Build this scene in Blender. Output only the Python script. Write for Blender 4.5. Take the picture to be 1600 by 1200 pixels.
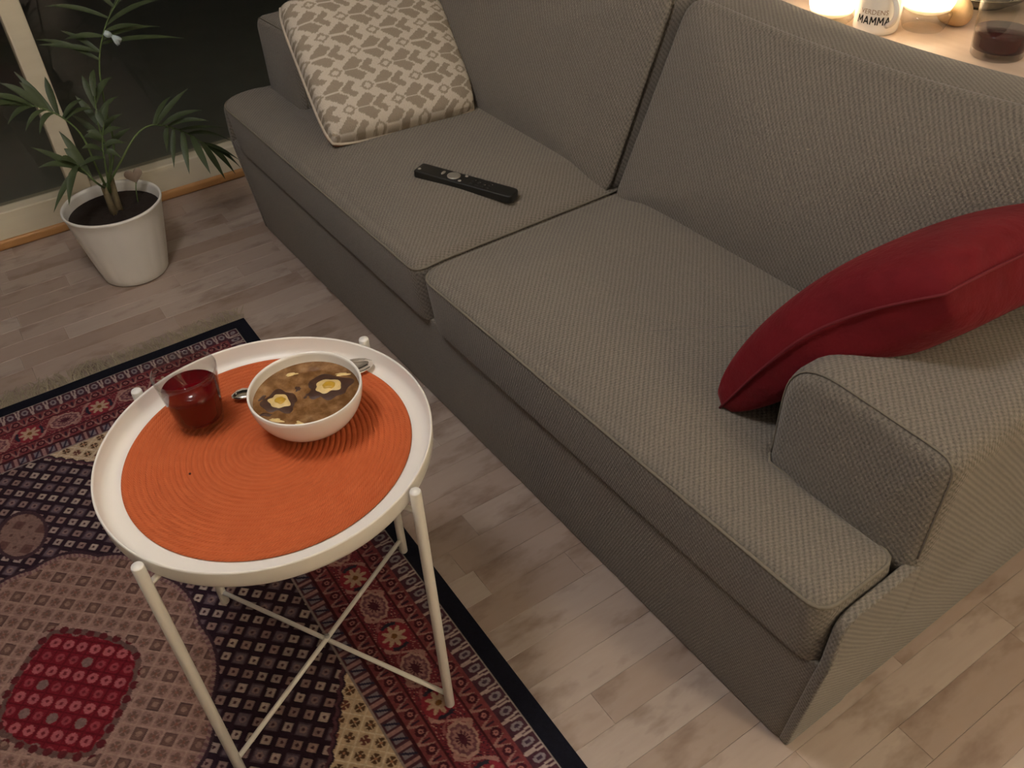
import bpy, bmesh, math, random
import numpy as np
from mathutils import Matrix, Vector

for o in list(bpy.data.objects):
    bpy.data.objects.remove(o, do_unlink=True)
SC = bpy.context.scene
COL = SC.collection
random.seed(7)
RNG = np.random.default_rng(7)

# ------------------------------------------------------------------ camera
F_PX, PITCH, ROLL, YAW, CAM_H = 1362.895, 0.7070, -0.0520, 2.5810, 1.348
_f = np.array([math.cos(PITCH)*math.cos(YAW), math.cos(PITCH)*math.sin(YAW), -math.sin(PITCH)])
_r0 = np.array([math.sin(YAW), -math.cos(YAW), 0.0]); _u0 = np.cross(_r0, _f)
_r = math.cos(ROLL)*_r0 + math.sin(ROLL)*_u0
_u = -math.sin(ROLL)*_r0 + math.cos(ROLL)*_u0
cam_d = bpy.data.cameras.new('camera'); cam = bpy.data.objects.new('camera', cam_d); COL.objects.link(cam)
cam_d.sensor_width = 36.0; cam_d.lens = F_PX*36.0/1600.0; cam_d.clip_start = 0.02
cam.matrix_world = Matrix(((_r[0], _u[0], -_f[0], 0), (_r[1], _u[1], -_f[1], 0), (_r[2], _u[2], -_f[2], CAM_H), (0, 0, 0, 1)))
SC.camera = cam

def hit(px, py, ax, val):
    """point where the ray of a pixel meets the plane axis = val (the wall, floor or seat the thing touches)"""
    d = _f + _r*(px-800)/F_PX - _u*(py-600)/F_PX
    o = np.array([0, 0, CAM_H]); t = (val-o[ax])/d[ax]
    return o + d*t

# ------------------------------------------------------------------ world, exposure
w = bpy.data.worlds.new('night'); SC.world = w; w.use_nodes = True
w.node_tree.nodes['Background'].inputs[0].default_value = (0.55, 0.65, 0.8, 1)
w.node_tree.nodes['Background'].inputs[1].default_value = 0.004
SC.view_settings.view_transform = 'Standard'; SC.view_settings.look = 'None'
SC.view_settings.gamma = 1.0; SC.view_settings.use_curve_mapping = False
SC.view_settings.exposure = 0.0
PENDANT_W, FLOORLAMP_W, CANDLE_W = 32.0, 68.0, 9.0

# ------------------------------------------------------------------ material helpers
def mat(name, col=(.5, .5, .5), rough=.6, metal=0.0, spec=.5):
    m = bpy.data.materials.new(name); m.use_nodes = True
    b = m.node_tree.nodes['Principled BSDF']
    b.inputs['Base Color'].default_value = (*col, 1); b.inputs['Roughness'].default_value = rough
    b.inputs['Metallic'].default_value = metal; b.inputs['Specular IOR Level'].default_value = spec
    return m
def N(m, t, **kw):
    n = m.node_tree.nodes.new(t)
    for k, v in kw.items():
        if k.startswith('i_'):
            key = k[2:]; key = int(key) if key.isdigit() else key
            n.inputs[key].default_value = v
        else: setattr(n, k, v)
    return n
def LK(m, a, b): m.node_tree.links.new(a, b)
def BS(m): return m.node_tree.nodes['Principled BSDF']
def math_n(m, op, a, b=None, clamp=False):
    n = N(m, 'ShaderNodeMath', operation=op, use_clamp=clamp)
    for i, v in enumerate((a, b)):
        if v is None: continue
        if isinstance(v, (int, float)): n.inputs[i].default_value = v
        else: LK(m, v, n.inputs[i])
    return n.outputs[0]
def ramp(m, fac, stops):
    n = N(m, 'ShaderNodeValToRGB'); cr = n.color_ramp
    while len(cr.elements) < len(stops): cr.elements.new(.5)
    for e, (p, c) in zip(cr.elements, stops): e.position = p; e.color = (*c, 1)
    LK(m, fac, n.inputs[0]); return n.outputs[0]
def mixc(m, fac, a, b, mode='MIX'):
    n = N(m, 'ShaderNodeMix', data_type='RGBA', blend_type=mode)
    for sock, v in ((n.inputs[0], fac), (n.inputs[6], a), (n.inputs[7], b)):
        if isinstance(v, (int, float)): sock.default_value = v
        elif isinstance(v, tuple): sock.default_value = (*v, 1)
        else: LK(m, v, sock)
    return n.outputs[2]
def bump(m, h, strength=.3, dist=.002):
    n = N(m, 'ShaderNodeBump'); n.inputs['Strength'].default_value = strength; n.inputs['Distance'].default_value = dist
    LK(m, h, n.inputs['Height']); LK(m, n.outputs[0], BS(m).inputs['Normal'])
def noise(m, scale, detail=3, vec=None, rough=.55):
    n = N(m, 'ShaderNodeTexNoise'); n.inputs['Scale'].default_value = scale
    n.inputs['Detail'].default_value = detail; n.inputs['Roughness'].default_value = rough
    if vec is not None: LK(m, vec, n.inputs['Vector'])
    return n.outputs[0]
def objco(m): return N(m, 'ShaderNodeTexCoord').outputs['Object']
def varied(name, col, rough=.6, var=.12, scale=30, bumpv=0.0, metal=0.0, spec=.5):
    """plain colour with slight procedural mottling"""
    m = mat(name, col, rough, metal, spec); co = objco(m); n = noise(m, scale, 4, co)
    c = mixc(m, n, tuple(x*(1-var) for x in col), tuple(min(1, x*(1+var)) for x in col))
    LK(m, c, BS(m).inputs['Base Color'])
    if bumpv: bump(m, n, bumpv, .001)
    return m

# ------------------------------------------------------------------ mesh helpers
def mesh_obj(name, V, Fc, m, parent=None, smooth=True, loc=None):
    me = bpy.data.meshes.new(name); me.from_pydata([tuple(map(float, v)) for v in V], [], [tuple(f) for f in Fc]); me.update()
    if smooth: me.polygons.foreach_set('use_smooth', [True]*len(me.polygons))
    if m is not None: me.materials.append(m)
    return link(name, me, parent, loc)
def link(name, me, parent=None, loc=None):
    o = bpy.data.objects.new(name, me); COL.objects.link(o)
    if parent is not None: o.parent = parent
    if loc is not None: o.location = loc
    return o
def tag(o, label, cat, group=None):
    o['label'] = label; o['category'] = cat
    if group: o['group'] = group
    return o
def thing(name, label, cat, loc=(0, 0, 0), rz=0, group=None):
    o = bpy.data.objects.new(name, None); COL.objects.link(o); o.location = loc; o.rotation_euler = (0, 0, rz)
    o.empty_display_size = .05
    return tag(o, label, cat, group)
def struct(o): o['kind'] = 'structure'; return o
def join(*parts):
    V, Fc = [], []
    for v, f in parts:
        k = len(V); V += list(v); Fc += [tuple(i+k for i in q) for q in f]
    return V, Fc
def box(x0, x1, y0, y1, z0, z1):
    V = [(x, y, z) for z in (z0, z1) for y in (y0, y1) for x in (x0, x1)]
    return V, [(0, 2, 3, 1), (4, 5, 7, 6), (0, 1, 5, 4), (2, 6, 7, 3), (0, 4, 6, 2), (1, 3, 7, 5)]
def bevel_box(x0, x1, y0, y1, z0, z1, b=.004, seg=2):
    bm = bmesh.new(); V, Fc = box(x0, x1, y0, y1, z0, z1)
    vs = [bm.verts.new(v) for v in V]
    for f in Fc: bm.faces.new([vs[i] for i in f])
    bmesh.ops.bevel(bm, geom=list(bm.edges), offset=b, segments=seg, profile=.5, affect='EDGES')
    bm.verts.index_update()
    out = [tuple(v.co) for v in bm.verts], [tuple(v.index for v in f.verts) for f in bm.faces]
    bm.free(); return out
def tube(pts, r, seg=10, cap=True, closed=False):
    pts = [np.array(p, float) for p in pts]; n = len(pts)
    rs = r if hasattr(r, '__len__') else [r]*n
    V, Fc = [], []; ref = None
    for i, p in enumerate(pts):
        a = pts[(i-1) % n] if (closed or i > 0) else p; b = pts[(i+1) % n] if (closed or i < n-1) else p
        t = b-a; t = t/(np.linalg.norm(t)+1e-12)
        if ref is None: ref = np.array([0, 0, 1.]) if abs(t[2]) < .9 else np.array([1., 0, 0])
        x = ref-t*np.dot(ref, t); x /= np.linalg.norm(x)+1e-12; ref = x; y = np.cross(t, x)
        for k in range(seg):
            an = 2*math.pi*k/seg; V.append(p+rs[i]*(math.cos(an)*x+math.sin(an)*y))
    for i in range(n if closed else n-1):
        j = (i+1) % n
        for k in range(seg):
            l = (k+1) % seg; Fc.append((i*seg+k, i*seg+l, j*seg+l, j*seg+k))
    if cap and not closed:
        Fc.append(tuple(range(seg))[::-1]); Fc.append(tuple((n-1)*seg+k for k in range(seg)))
    return V, Fc
def lathe(prof, seg=64, c=(0, 0), scallop=None):
    V, Fc = [], []
    n = len(prof)
    for (r, z) in prof:
        for k in range(seg):
            an = 2*math.pi*k/seg; rr = r if scallop is None else scallop(r, z, an)
            V.append((c[0]+rr*math.cos(an), c[1]+rr*math.sin(an), z))
    for i in range(n-1):
        for k in range(seg):
            l = (k+1) % seg; Fc.append((i*seg+k, i*seg+l, (i+1)*seg+l, (i+1)*seg+k))
    if prof[0][0] > 1e-6: pass
    return V, Fc
def cap_disc(r, z, seg=64, c=(0, 0), rings=1):
    return [(c[0]+r*math.cos(2*math.pi*k/seg), c[1]+r*math.sin(2*math.pi*k/seg), z) for k in range(seg)], [tuple(range(seg))]
def rounded_outline(poly, rad, step=.014):
    """counter-clockwise polygon with a radius per corner, resampled evenly"""
    P = [np.array(p, float) for p in poly]; n = len(P); out = []
    for i in range(n):
        a, b, c = P[i-1], P[i], P[(i+1) % n]; r = rad[i] if hasattr(rad, '__len__') else rad
        d1 = (a-b)/np.linalg.norm(a-b); d2 = (c-b)/np.linalg.norm(c-b)
        p1 = b+d1*r; p2 = b+d2*r
        for k in range(9):
            t = k/8.0
            # circular-ish corner
            q = (1-t)**2*p1+2*t*(1-t)*b+t*t*p2; out.append(q)
    out = np.array(out); d = np.linalg.norm(np.roll(out, -1, 0)-out, axis=1); s = np.concatenate([[0], np.cumsum(d)])
    m = max(24, int(s[-1]/step)); full = np.vstack([out, out[:1]]); t = np.linspace(0, s[-1], m, endpoint=False)
    return np.stack([np.interp(t, s, full[:, 0]), np.interp(t, s, full[:, 1])], 1)
def inset(O, a):
    t = np.roll(O, -1, 0)-np.roll(O, 1, 0); t /= np.linalg.norm(t, axis=1)[:, None]+1e-12
    return O+a*np.stack([-t[:, 1], t[:, 0]], 1)
def prism(O, d0, d1, r0, r1, puff0, puff1, kern, mp, caprings=14, pfn=None, groove=0.0):
    """soft prism: outline O in (p,q), depth d0..d1, rounded rims r0/r1, puffed caps, mapped by mp(p,q,d)"""
    rings = []; kern = np.array(kern)
    def capr(base_ring, d, puff):
        return [(kern+(base_ring-kern)*s, d+puff*(1-s**2.2), s) for s in np.linspace(1, .04, caprings)]
    seg = 6
    lo = [(inset(O, r0*(1-math.sin(a))), d0+r0*(1-math.cos(a)), 1.0) for a in np.linspace(0, math.pi/2, seg)]
    hi = [(inset(O, r1*(1-math.sin(a))), d1-r1*(1-math.cos(a)), 1.0) for a in np.linspace(math.pi/2, 0, seg)]
    c0 = capr(lo[0][0], d0, -puff0)[::-1][:-1]; c1 = capr(hi[-1][0], d1, puff1)[1:]
    if groove:      # real notch running round the prism just behind its upper rim
        g0 = d1-r1; lo = lo+[(O, g0-groove, 1.0), (inset(O, groove*1.1), g0-groove*.55, 1.0), (inset(O, groove*1.1), g0-groove*.45, 1.0)]
    rings = c0+lo+hi+c1
    V, Fc = [], []; n = len(O)
    for i, (ring, d, s_) in enumerate(rings):
        for p, q in ring:
            V.append(mp(p, q, d1+pfn(p, q)*(1-s_**6) if (pfn and i > len(rings)//2 and s_ < 1) else d))
    for i in range(len(rings)-1):
        for k in range(n):
            l = (k+1) % n; Fc.append((i*n+k, i*n+l, (i+1)*n+l, (i+1)*n+k))
    Fc.append(tuple(range(n))[::-1]); Fc.append(tuple((len(rings)-1)*n+k for k in range(n)))
    return V, Fc
def grid_faces(nu, nv, off=0):
    return [(off+i*nv+j, off+(i+1)*nv+j, off+(i+1)*nv+j+1, off+i*nv+j+1) for i in range(nu-1) for j in range(nv-1)]
def set_cols(me, cols, name='Col'):
    a = me.color_attributes.new(name, 'FLOAT_COLOR', 'POINT')
    c = np.ones((len(me.vertices), 4), np.float32); c[:, :3] = cols
    a.data.foreach_set('color', c.ravel())
def srgb(r, g, b):
    f = lambda x: ((x/255+.055)/1.055)**2.4 if x > 10 else x/255/12.92
    return (f(r), f(g), f(b))

# ------------------------------------------------------------------ materials
def fabric_weave(name, dark, light, p_diag=.0074):
    m = mat(name, light, .95, 0, .2); co = objco(m); sep = N(m, 'ShaderNodeSeparateXYZ'); LK(m, co, sep.inputs[0])
    g = N(m, 'ShaderNodeNewGeometry'); ns = N(m, 'ShaderNodeSeparateXYZ'); LK(m, g.outputs['True Normal'], ns.inputs[0])
    X, Y, Z = sep.outputs
    az = math_n(m, 'ABSOLUTE', ns.outputs[2]); ax = math_n(m, 'ABSOLUTE', ns.outputs[0])
    isz = math_n(m, 'GREATER_THAN', az, .62); isx = math_n(m, 'GREATER_THAN', ax, .72)
    def sel(f, a, b):   # f ? a : b
        return math_n(m, 'ADD', math_n(m, 'MULTIPLY', f, a), math_n(m, 'MULTIPLY', math_n(m, 'SUBTRACT', 1.0, f), b))
    u = sel(isx, Y, X); v = sel(isz, Y, Z)
    wob = math_n(m, 'MULTIPLY', noise(m, 14, 2, co), .006)
    a = math_n(m, 'ADD', math_n(m, 'ADD', u, v), wob); b = math_n(m, 'SUBTRACT', u, v)
    k = 2*math.pi/(p_diag*math.sqrt(2)); k2 = k*1.35
    s1 = math_n(m, 'SINE', math_n(m, 'MULTIPLY', a, k)); s2 = math_n(m, 'SINE', math_n(m, 'ADD', math_n(m, 'MULTIPLY', b, k2), math_n(m, 'MULTIPLY', a, k*.5)))
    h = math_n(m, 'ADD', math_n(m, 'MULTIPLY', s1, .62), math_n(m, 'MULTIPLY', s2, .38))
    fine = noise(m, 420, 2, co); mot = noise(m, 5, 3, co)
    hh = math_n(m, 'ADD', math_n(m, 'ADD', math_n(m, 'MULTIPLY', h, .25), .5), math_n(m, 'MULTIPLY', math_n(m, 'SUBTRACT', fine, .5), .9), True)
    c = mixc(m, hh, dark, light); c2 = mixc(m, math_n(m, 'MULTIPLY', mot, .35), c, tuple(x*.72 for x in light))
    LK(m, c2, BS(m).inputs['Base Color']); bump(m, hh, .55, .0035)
    BS(m).inputs['Sheen Weight'].default_value = .15
    return m
M = {}
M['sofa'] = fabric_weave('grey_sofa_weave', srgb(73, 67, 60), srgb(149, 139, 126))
M['piping'] = varied('sofa_piping', srgb(118, 109, 96), .95, .2, 300, .2)
M['white_paint'] = varied('cream_white_paint', srgb(232, 226, 216), .38, .03, 12)
M['mat'] = None
M['wood_trim'] = None

def wood_plank(name, island=False):
    m = mat(name, (.5, .4, .3), .42, 0, .4)
    g = N(m, 'ShaderNodeNewGeometry')
    rnd = g.outputs['Random Per Island'] if island else N(m, 'ShaderNodeObjectInfo').outputs['Random']
    mp = N(m, 'ShaderNodeMapping'); mp.inputs['Scale'].default_value = (1, .16, 1); LK(m, g.outputs['Position'], mp.inputs[0])
    cmb = N(m, 'ShaderNodeCombineXYZ'); LK(m, math_n(m, 'MULTIPLY', rnd, 37.0), cmb.inputs[2]); LK(m, math_n(m, 'MULTIPLY', rnd, 11.0), cmb.inputs[0])
    add = N(m, 'ShaderNodeVectorMath', operation='ADD'); LK(m, mp.outputs[0], add.inputs[0]); LK(m, cmb.outputs[0], add.inputs[1])
    v = add.outputs[0]
    mp2 = N(m, 'ShaderNodeMapping'); mp2.inputs['Scale'].default_value = (1, 2.6, 1); LK(m, v, mp2.inputs[0])
    grain = noise(m, 90, 4, v); blotch = noise(m, 15, 4, mp2.outputs[0], .6); soft = noise(m, 6, 2, mp2.outputs[0])
    base = ramp(m, rnd, [(0, srgb(168, 147, 135)), (.25, srgb(180, 163, 152)), (.5, srgb(160, 139, 127)), (.75, srgb(186, 171, 161)), (1, srgb(148, 122, 105))])
    c = mixc(m, math_n(m, 'MULTIPLY', grain, .36), base, srgb(136, 110, 88))
    stain = math_n(m, 'MULTIPLY', math_n(m, 'SUBTRACT', blotch, .51, False), 4.5, True)
    c = mixc(m, math_n(m, 'MULTIPLY', stain, .80), c, srgb(104, 77, 60))
    c = mixc(m, math_n(m, 'MULTIPLY', soft, .20), c, srgb(182, 166, 152))
    LK(m, c, BS(m).inputs['Base Color']); bump(m, grain, .06, .001)
    return m
M['plank'] = wood_plank('beech_plank'); M['plank_i'] = wood_plank('beech_plank_field', True)
def simple_wood(name, c1, c2, scale=18, axis=1):
    m = mat(name, c1, .5); co = objco(m); mp = N(m, 'ShaderNodeMapping'); s = [1, 1, 1]; s[axis] = .08
    mp.inputs['Scale'].default_value = s; LK(m, co, mp.inputs[0]); n = noise(m, scale*3, 5, mp.outputs[0])
    LK(m, mixc(m, n, c1, c2), BS(m).inputs['Base Color']); return m
M['trim'] = simple_wood('honey_wood_trim', srgb(196, 146, 92), srgb(168, 118, 68))
M['frame'] = simple_wood('cream_window_paint', srgb(226, 216, 192), srgb(212, 200, 174))
M['wall'] = varied('plaster_wall', srgb(206, 203, 200), .9, .03, 60, .1)
M['ceil'] = varied('ceiling_paint', srgb(224, 222, 220), .9, .02, 60)
def attr_mat(name, rough=.9, bumpscale=0, bstr=.4, dist=.002):
    m = mat(name, (.5, .5, .5), rough, 0, .15); a = N(m, 'ShaderNodeAttribute', attribute_name='Col')
    n = noise(m, bumpscale or 300, 2, objco(m))
    c = mixc(m, math_n(m, 'MULTIPLY', n, .5), a.outputs['Color'], (0.0, 0.0, 0.0), 'MIX')
    LK(m, mixc(m, .35, a.outputs['Color'], c), BS(m).inputs['Base Color'])
    if bumpscale: bump(m, n, bstr, dist)
    return m
def glass_mat(name, col=(1, 1, 1), rough=0.0, ior=1.45):
    m = mat(name, col, rough); b = BS(m); b.inputs['Transmission Weight'].default_value = 1; b.inputs['IOR'].default_value = ior; return m

def schlick(m, f0=.04):
    lw = N(m, 'ShaderNodeLayerWeight'); lw.inputs[0].default_value = .5
    return math_n(m, 'ADD', math_n(m, 'MULTIPLY', math_n(m, 'POWER', lw.outputs['Facing'], 4.0), .8), f0, True)
# ------------------------------------------------------------------ room shell
WX, FX1, Y0, Y1, CEIL = -2.79, 2.3, -2.6, 1.95, 2.45
fl = struct(mesh_obj('floor', *box(WX-.05, FX1, Y0, Y1, -.05, -.006), varied('underfloor', srgb(120, 92, 64), .8), smooth=False))
PW = .066
def plank_mesh(L):
    return bevel_box(-PW/2+.00015, PW/2-.00015, -L/2+.00015, L/2-.00015, -.012, 0.0, .0005, 1)
LENS = [.30, .36, .42, .48]
PM = []
for L in LENS:
    V, Fc = plank_mesh(L); me = bpy.data.meshes.new('plank'); me.from_pydata(V, [], Fc); me.materials.append(M['plank']); PM.append(me)
def plank_seen(x, y0, y1):
    a = x > -2.78 and x < -1.93 and y1 > -.36 and y0 < .70
    b = x >= -1.97 and x < -.36 and y1 > .40 and y0 < .69
    c = x >= -.66 and x < .12 and y1 > .36 and y0 < 1.50
    return a or b or c
FV, FF = [], []; nplank = 0
col = 0; x = -.795-PW*30+PW/2
while x < FX1-PW/2:
    rr = random.Random(int(round(x*1000))); y = Y0+rr.uniform(0, .3)
    while y < Y1-.3:
        k = rr.randrange(4); L = LENS[k]
        if plank_seen(x, y, y+L) and nplank < 290:
            link('plank', PM[k], fl, (x, y+L/2, 0)); nplank += 1
        elif not (-2.4 < x < -.4 and y > .7 and y+L < 1.4):
            V, Fc = box(x-PW/2+.00015, x+PW/2-.00015, y+.00015, y+L-.00015, -.012, 0); n = len(FV)
            FV += V; FF += [tuple(i+n for i in f) for f in Fc]
        y += L
    x += PW
pf = mesh_obj('plank_field', FV, FF, M['plank_i'], fl, smooth=False); pf['kind'] = 'stuff'

struct(mesh_obj('ceiling', *box(WX-.05, FX1, Y0, Y1, CEIL, CEIL+.06), M['ceil'], smooth=False))
struct(mesh_obj('wall_back', *box(WX-.05, FX1, Y1, Y1+.08, -.05, CEIL), M['wall'], smooth=False))
struct(mesh_obj('wall_right', *box(FX1, FX1+.08, Y0, Y1+.08, -.05, CEIL), M['wall'], smooth=False))
struct(mesh_obj('wall_front', *box(WX-.05, FX1+.08, Y0-.08, Y0, -.05, CEIL), M['wall'], smooth=False))
V, Fc = join(box(WX-.08, WX, Y0, Y1, 2.15, CEIL), box(WX-.08, WX, Y0, -1.9, -.05, 2.15), box(WX-.08, WX, Y0, Y1, -.05, .02))
struct(mesh_obj('wall_left', V, Fc, M['wall'], smooth=False))
# floor-to-ceiling window: cream rails, posts, glass panes
win = bpy.data.objects.new('window_1', None); COL.objects.link(win); win.location = (WX, 0, 0); struct(win)
def wpart(name, args, m=M['frame'], b=.004): return mesh_obj(name, *bevel_box(*args, b=b), m, win, smooth=False)
wpart('bottom_rail', (-.06, .012, -1.9, Y1, .02, .112))
wpart('top_rail', (-.06, .012, -1.9, Y1, 2.07, 2.15))
for y in (-1.87, -.85, .221, 1.30):
    wpart('mullion', (-.06, .024, y-.029, y+.029, .112, 2.07))
g = glass_mat('window_glass', (.9, .95, .93), 0, 1.45)
gm = g.node_tree; bs = BS(g)
tr = N(g, 'ShaderNodeBsdfTransparent'); gl = N(g, 'ShaderNodeBsdfGlossy'); gl.inputs['Roughness'].default_value = .02
tr.inputs[0].default_value = (.80, .80, .77, 1)
mx = N(g, 'ShaderNodeMixShader')
LK(g, schlick(g), mx.inputs[0]); LK(g, tr.outputs[0], mx.inputs[1]); LK(g, gl.outputs[0], mx.inputs[2])
LK(g, mx.outputs[0], gm.nodes['Material Output'].inputs[0])
for y0, y1 in ((-1.84, -.88), (-.82, .192), (.25, 1.27), (1.33, 1.95)):
    mesh_obj('glass_pane', *box(-.036, -.030, y0, y1, .108, 2.075), g, win, smooth=False)
struct(mesh_obj('trim_1', *bevel_box(WX, WX+.022, -1.95, Y1, 0, .030, b=.008, seg=3), M['trim'], smooth=False))
struct(mesh_obj('floor_terrace', *box(-7.5, WX-.1, -4, 5, -.12, -.04), varied('terrace_concrete', srgb(160, 160, 150), .9, .15, 8), smooth=False))

# ------------------------------------------------------------------ lamps of the room
def add_light(name, typ, loc, watts, col, size=.2, parent=None):
    d = bpy.data.lights.new(name, typ); d.energy = watts; d.color = col
    if typ == 'POINT': d.shadow_soft_size = size
    o = bpy.data.objects.new(name, d); COL.objects.link(o); o.location = loc
    if parent: o.parent = parent
    return o
shade_m = mat('lamp_shade_linen', srgb(235, 220, 190), .9)
t_ = N(shade_m, 'ShaderNodeBsdfTranslucent'); t_.inputs[0].default_value = (.85, .80, .70, 1)
x_ = N(shade_m, 'ShaderNodeMixShader'); x_.inputs[0].default_value = .6
LK(shade_m, BS(shade_m).outputs[0], x_.inputs[1]); LK(shade_m, t_.outputs[0], x_.inputs[2]); LK(shade_m, x_.outputs[0], shade_m.node_tree.nodes['Material Output'].inputs[0])
metal_m = varied('brushed_steel', (.55, .54, .52), .35, .08, 80, 0, 1.0)
pl = thing('pendant_lamp', 'round linen pendant lamp hanging from the ceiling', 'lamp', (-1.0, -.06, 2.06))
mesh_obj('lamp_shade', *lathe([(.24, -.12), (.25, -.10), (.25, .10), (.24, .12)], 48), shade_m, pl)
mesh_obj('cord', *tube([(0, 0, .12), (0, 0, CEIL-2.06)], .004, 8), metal_m, pl)
mesh_obj('bulb_holder', *lathe([(.001, .12), (.02, .12), (.02, .06), (.001, .06)], 16), metal_m, pl)
add_light('ceiling_pendant_bulb_offscreen', 'POINT', (0, 0, -.02), PENDANT_W, (.98, .975, 1.0), .14, pl)
fp = thing('floor_lamp', 'tall steel floor lamp with a linen shade', 'lamp', (1.25, .95, 0))
mesh_obj('base', *lathe([(.001, 0), (.14, 0), (.14, .015), (.03, .025), (.001, .025)], 40), metal_m, fp)
mesh_obj('pole', *tube([(0, 0, .02), (0, 0, 1.45)], .011, 12), metal_m, fp)
mesh_obj('lamp_shade', *lathe([(.20, 1.30), (.13, 1.62)], 48), shade_m, fp)
add_light('floor_lamp_bulb_offscreen', 'POINT', (0, 0, 1.47), FLOORLAMP_W, (1.0, .92, .75), .08, fp)

# ------------------------------------------------------------------ sofa
SP = np.array([-1.345, .90, 0.0])          # pivot of the sofa on the floor
sofa = thing('sofa', 'long grey woven two-seater sofa with wide arms along the floor', 'sofa', tuple(SP), .016)
def L3(x, y, z): return (x-SP[0], y-SP[1], z)
XR, XL = -.306, -2.375                      # outer arm faces
AW = .248                                   # arm width
JX = -1.290                                 # seam between the two seat cushions
FY, AY, BY = .600, .758, 1.42               # seat front, arm front, sofa back
SEAT0, SEAT = .305, .446
# base
O = rounded_outline([(XL-.002, .6190), (XR-.003, .6310), (XR-.003, BY), (XL-.002, BY)], [.02, .02, .03, .03], .015)
cx, cy = (XL+XR)/2, 1.03
def mp_base(p, q, d):
    k = max(0, 1-d/.312); return L3(p-(.046 if p > cx else .028)*k, q+(.044*k if q < .9 else 0), d)
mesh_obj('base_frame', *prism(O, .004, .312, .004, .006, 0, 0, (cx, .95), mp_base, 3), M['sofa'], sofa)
# arms (outline in x,z; depth along y)
def arm(inner, outer):
    s = 1 if outer > inner else -1; w = abs(outer-inner)
    poly = [(.05, .012), (w, .012), (w+.004, .622), (-.004, .630), (-.004, .28), (.05, .26)]
    O = rounded_outline(poly, [.008, .008, .036, .085, .02, .02], .014)
    tap = .044 if s > 0 else -.030
    def mp(p, q, d):
        top = max(0, (q-.45)/.2); sag = -.012*math.sin(math.pi*min(1, max(0, (d-AY)/.6)))*top
        return L3(inner+s*p-s*tap*max(0, 1-q/.325), d, q+sag)
    V, Fc = prism(O, AY, BY-.01, .028, .02, .010, 0, (w/2+.02, .42), mp, 10)
    if s > 0: Fc = [f[::-1] for f in Fc]
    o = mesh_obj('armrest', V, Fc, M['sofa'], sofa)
    ring = inset(O, .006); pts = [L3(inner+s*p, AY+.010, q) for p, q in ring if q > SEAT-.01]
    k = max(range(len(pts)), key=lambda i: np.linalg.norm(np.array(pts[i])-np.array(pts[i-1])))
    pts = pts[k:]+pts[:k]
    mesh_obj('seam', *tube(pts, .0017, 6), M['piping'], o)
    return o
arm(XR-AW, XR); arm(XL+AW, XL)
# T-shaped seat cushions
def seat(poly, rad, kern, a, b, name='seat_cushion'):
    O = rounded_outline(poly, rad, .014)
    sg = lambda t: 1/(1+math.exp(-t))
    pf = lambda p, q: .030*sg((p-a-.06)/.035)*sg((b-.06-p)/.035)*sg((q-FY-.07)/.035)
    def mp(p, q, d):
        edge = -.004*math.exp(-((q-FY)/.05)**2) if d > SEAT-.02 else 0
        sl = .016*max(0, min(1, (SEAT-d)/(SEAT-SEAT0)))*max(0, 1-(q-FY)/.15)
        return L3(p, q+sl, d+edge)
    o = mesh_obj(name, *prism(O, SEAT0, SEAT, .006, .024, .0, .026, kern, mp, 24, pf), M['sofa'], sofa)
    ring = inset(O, .004)
    mesh_obj('piping', *tube([L3(p, q, SEAT-.010-.004*math.exp(-((q-FY)/.05)**2)) for p, q in ring], .0028, 6, closed=True), M['piping'], o)
    return o
# side walls of the box that hold the cushion ends in front of the arms
for s_, xo, y0 in ((1, XR+.001, .630), (-1, XL-.006, .618)):
    O = rounded_outline([(y0+.044, .006), (AY+.05, .006), (AY+.05, .430), (y0+.004, .422), (y0, .312)], [.003, .003, .003, .030, .03], .012)
    def mpw(p, q, d, s_=s_, xo=xo):
        return L3(xo-s_*d-(.044 if s_ > 0 else .028)*max(0, 1-q/.325), p, q)
    V, Fc = prism(O, 0, .017, .004, .004, 0, 0, (.72, .25), mpw, 4)
    mesh_obj('side_wall', V, [f[::-1] for f in Fc] if s_ < 0 else Fc, M['sofa'], sofa)
XRi, XLi = XR-AW+.004, XL+AW-.004
seat([(JX+.003, FY), (XR-.018, FY+.010), (XR-.018, AY), (XRi, AY), (XRi, 1.22), (JX+.003, 1.22)], [.05, .036, .03, .012, .02, .03], (JX+.38, .69), JX, XR-AW)
seat([(XL+.016, FY), (JX-.003, FY), (JX-.003, 1.22), (XLi, 1.22), (XLi, AY), (XL+.016, AY)], [.085, .03, .03, .02, .012, .06], (JX-.42, .69), XL+AW, JX)
# back frame and back cushions
V, Fc = bevel_box(XL+.02-SP[0], XR-.02-SP[0], 1.33-SP[1], BY+.01-SP[1], .02, .775, b=.03, seg=3)
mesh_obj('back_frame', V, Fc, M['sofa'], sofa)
def back(x0, x1, sl, sr):
    w = x1-x0; H = .405
    O = rounded_outline([(x0, 0), (x1, 0), (x1+sr, H), (x0+sl, H)], [.03, .03, .045, .045], .016)
    by, bz = 1.072, .428
    def mp(p, q, d):    # d: 0 front face .. -thickness behind
        k = q/H; sag = -.020*math.sin(math.pi*min(1, max(0, (p-x0)/w)))*k**2
        return L3(p, by+.128*k-d, bz+.412*k+sag+.13*d*k)
    V, Fc = prism(O, -.190, 0.0, .03, .012, .0, .034, ((x0+x1)/2, H*.48), mp, 16, None, .009)
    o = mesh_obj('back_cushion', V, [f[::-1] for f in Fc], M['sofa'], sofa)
    ring = inset(O, .0095); mesh_obj('piping', *tube([mp(p, q, -.0165) for p, q in ring], .0018, 6, closed=True), M['piping'], o)
    return o
back(JX+.014, -.455, .050, 0.0); back(-2.245, JX-.010, 0.0, .036)

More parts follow.
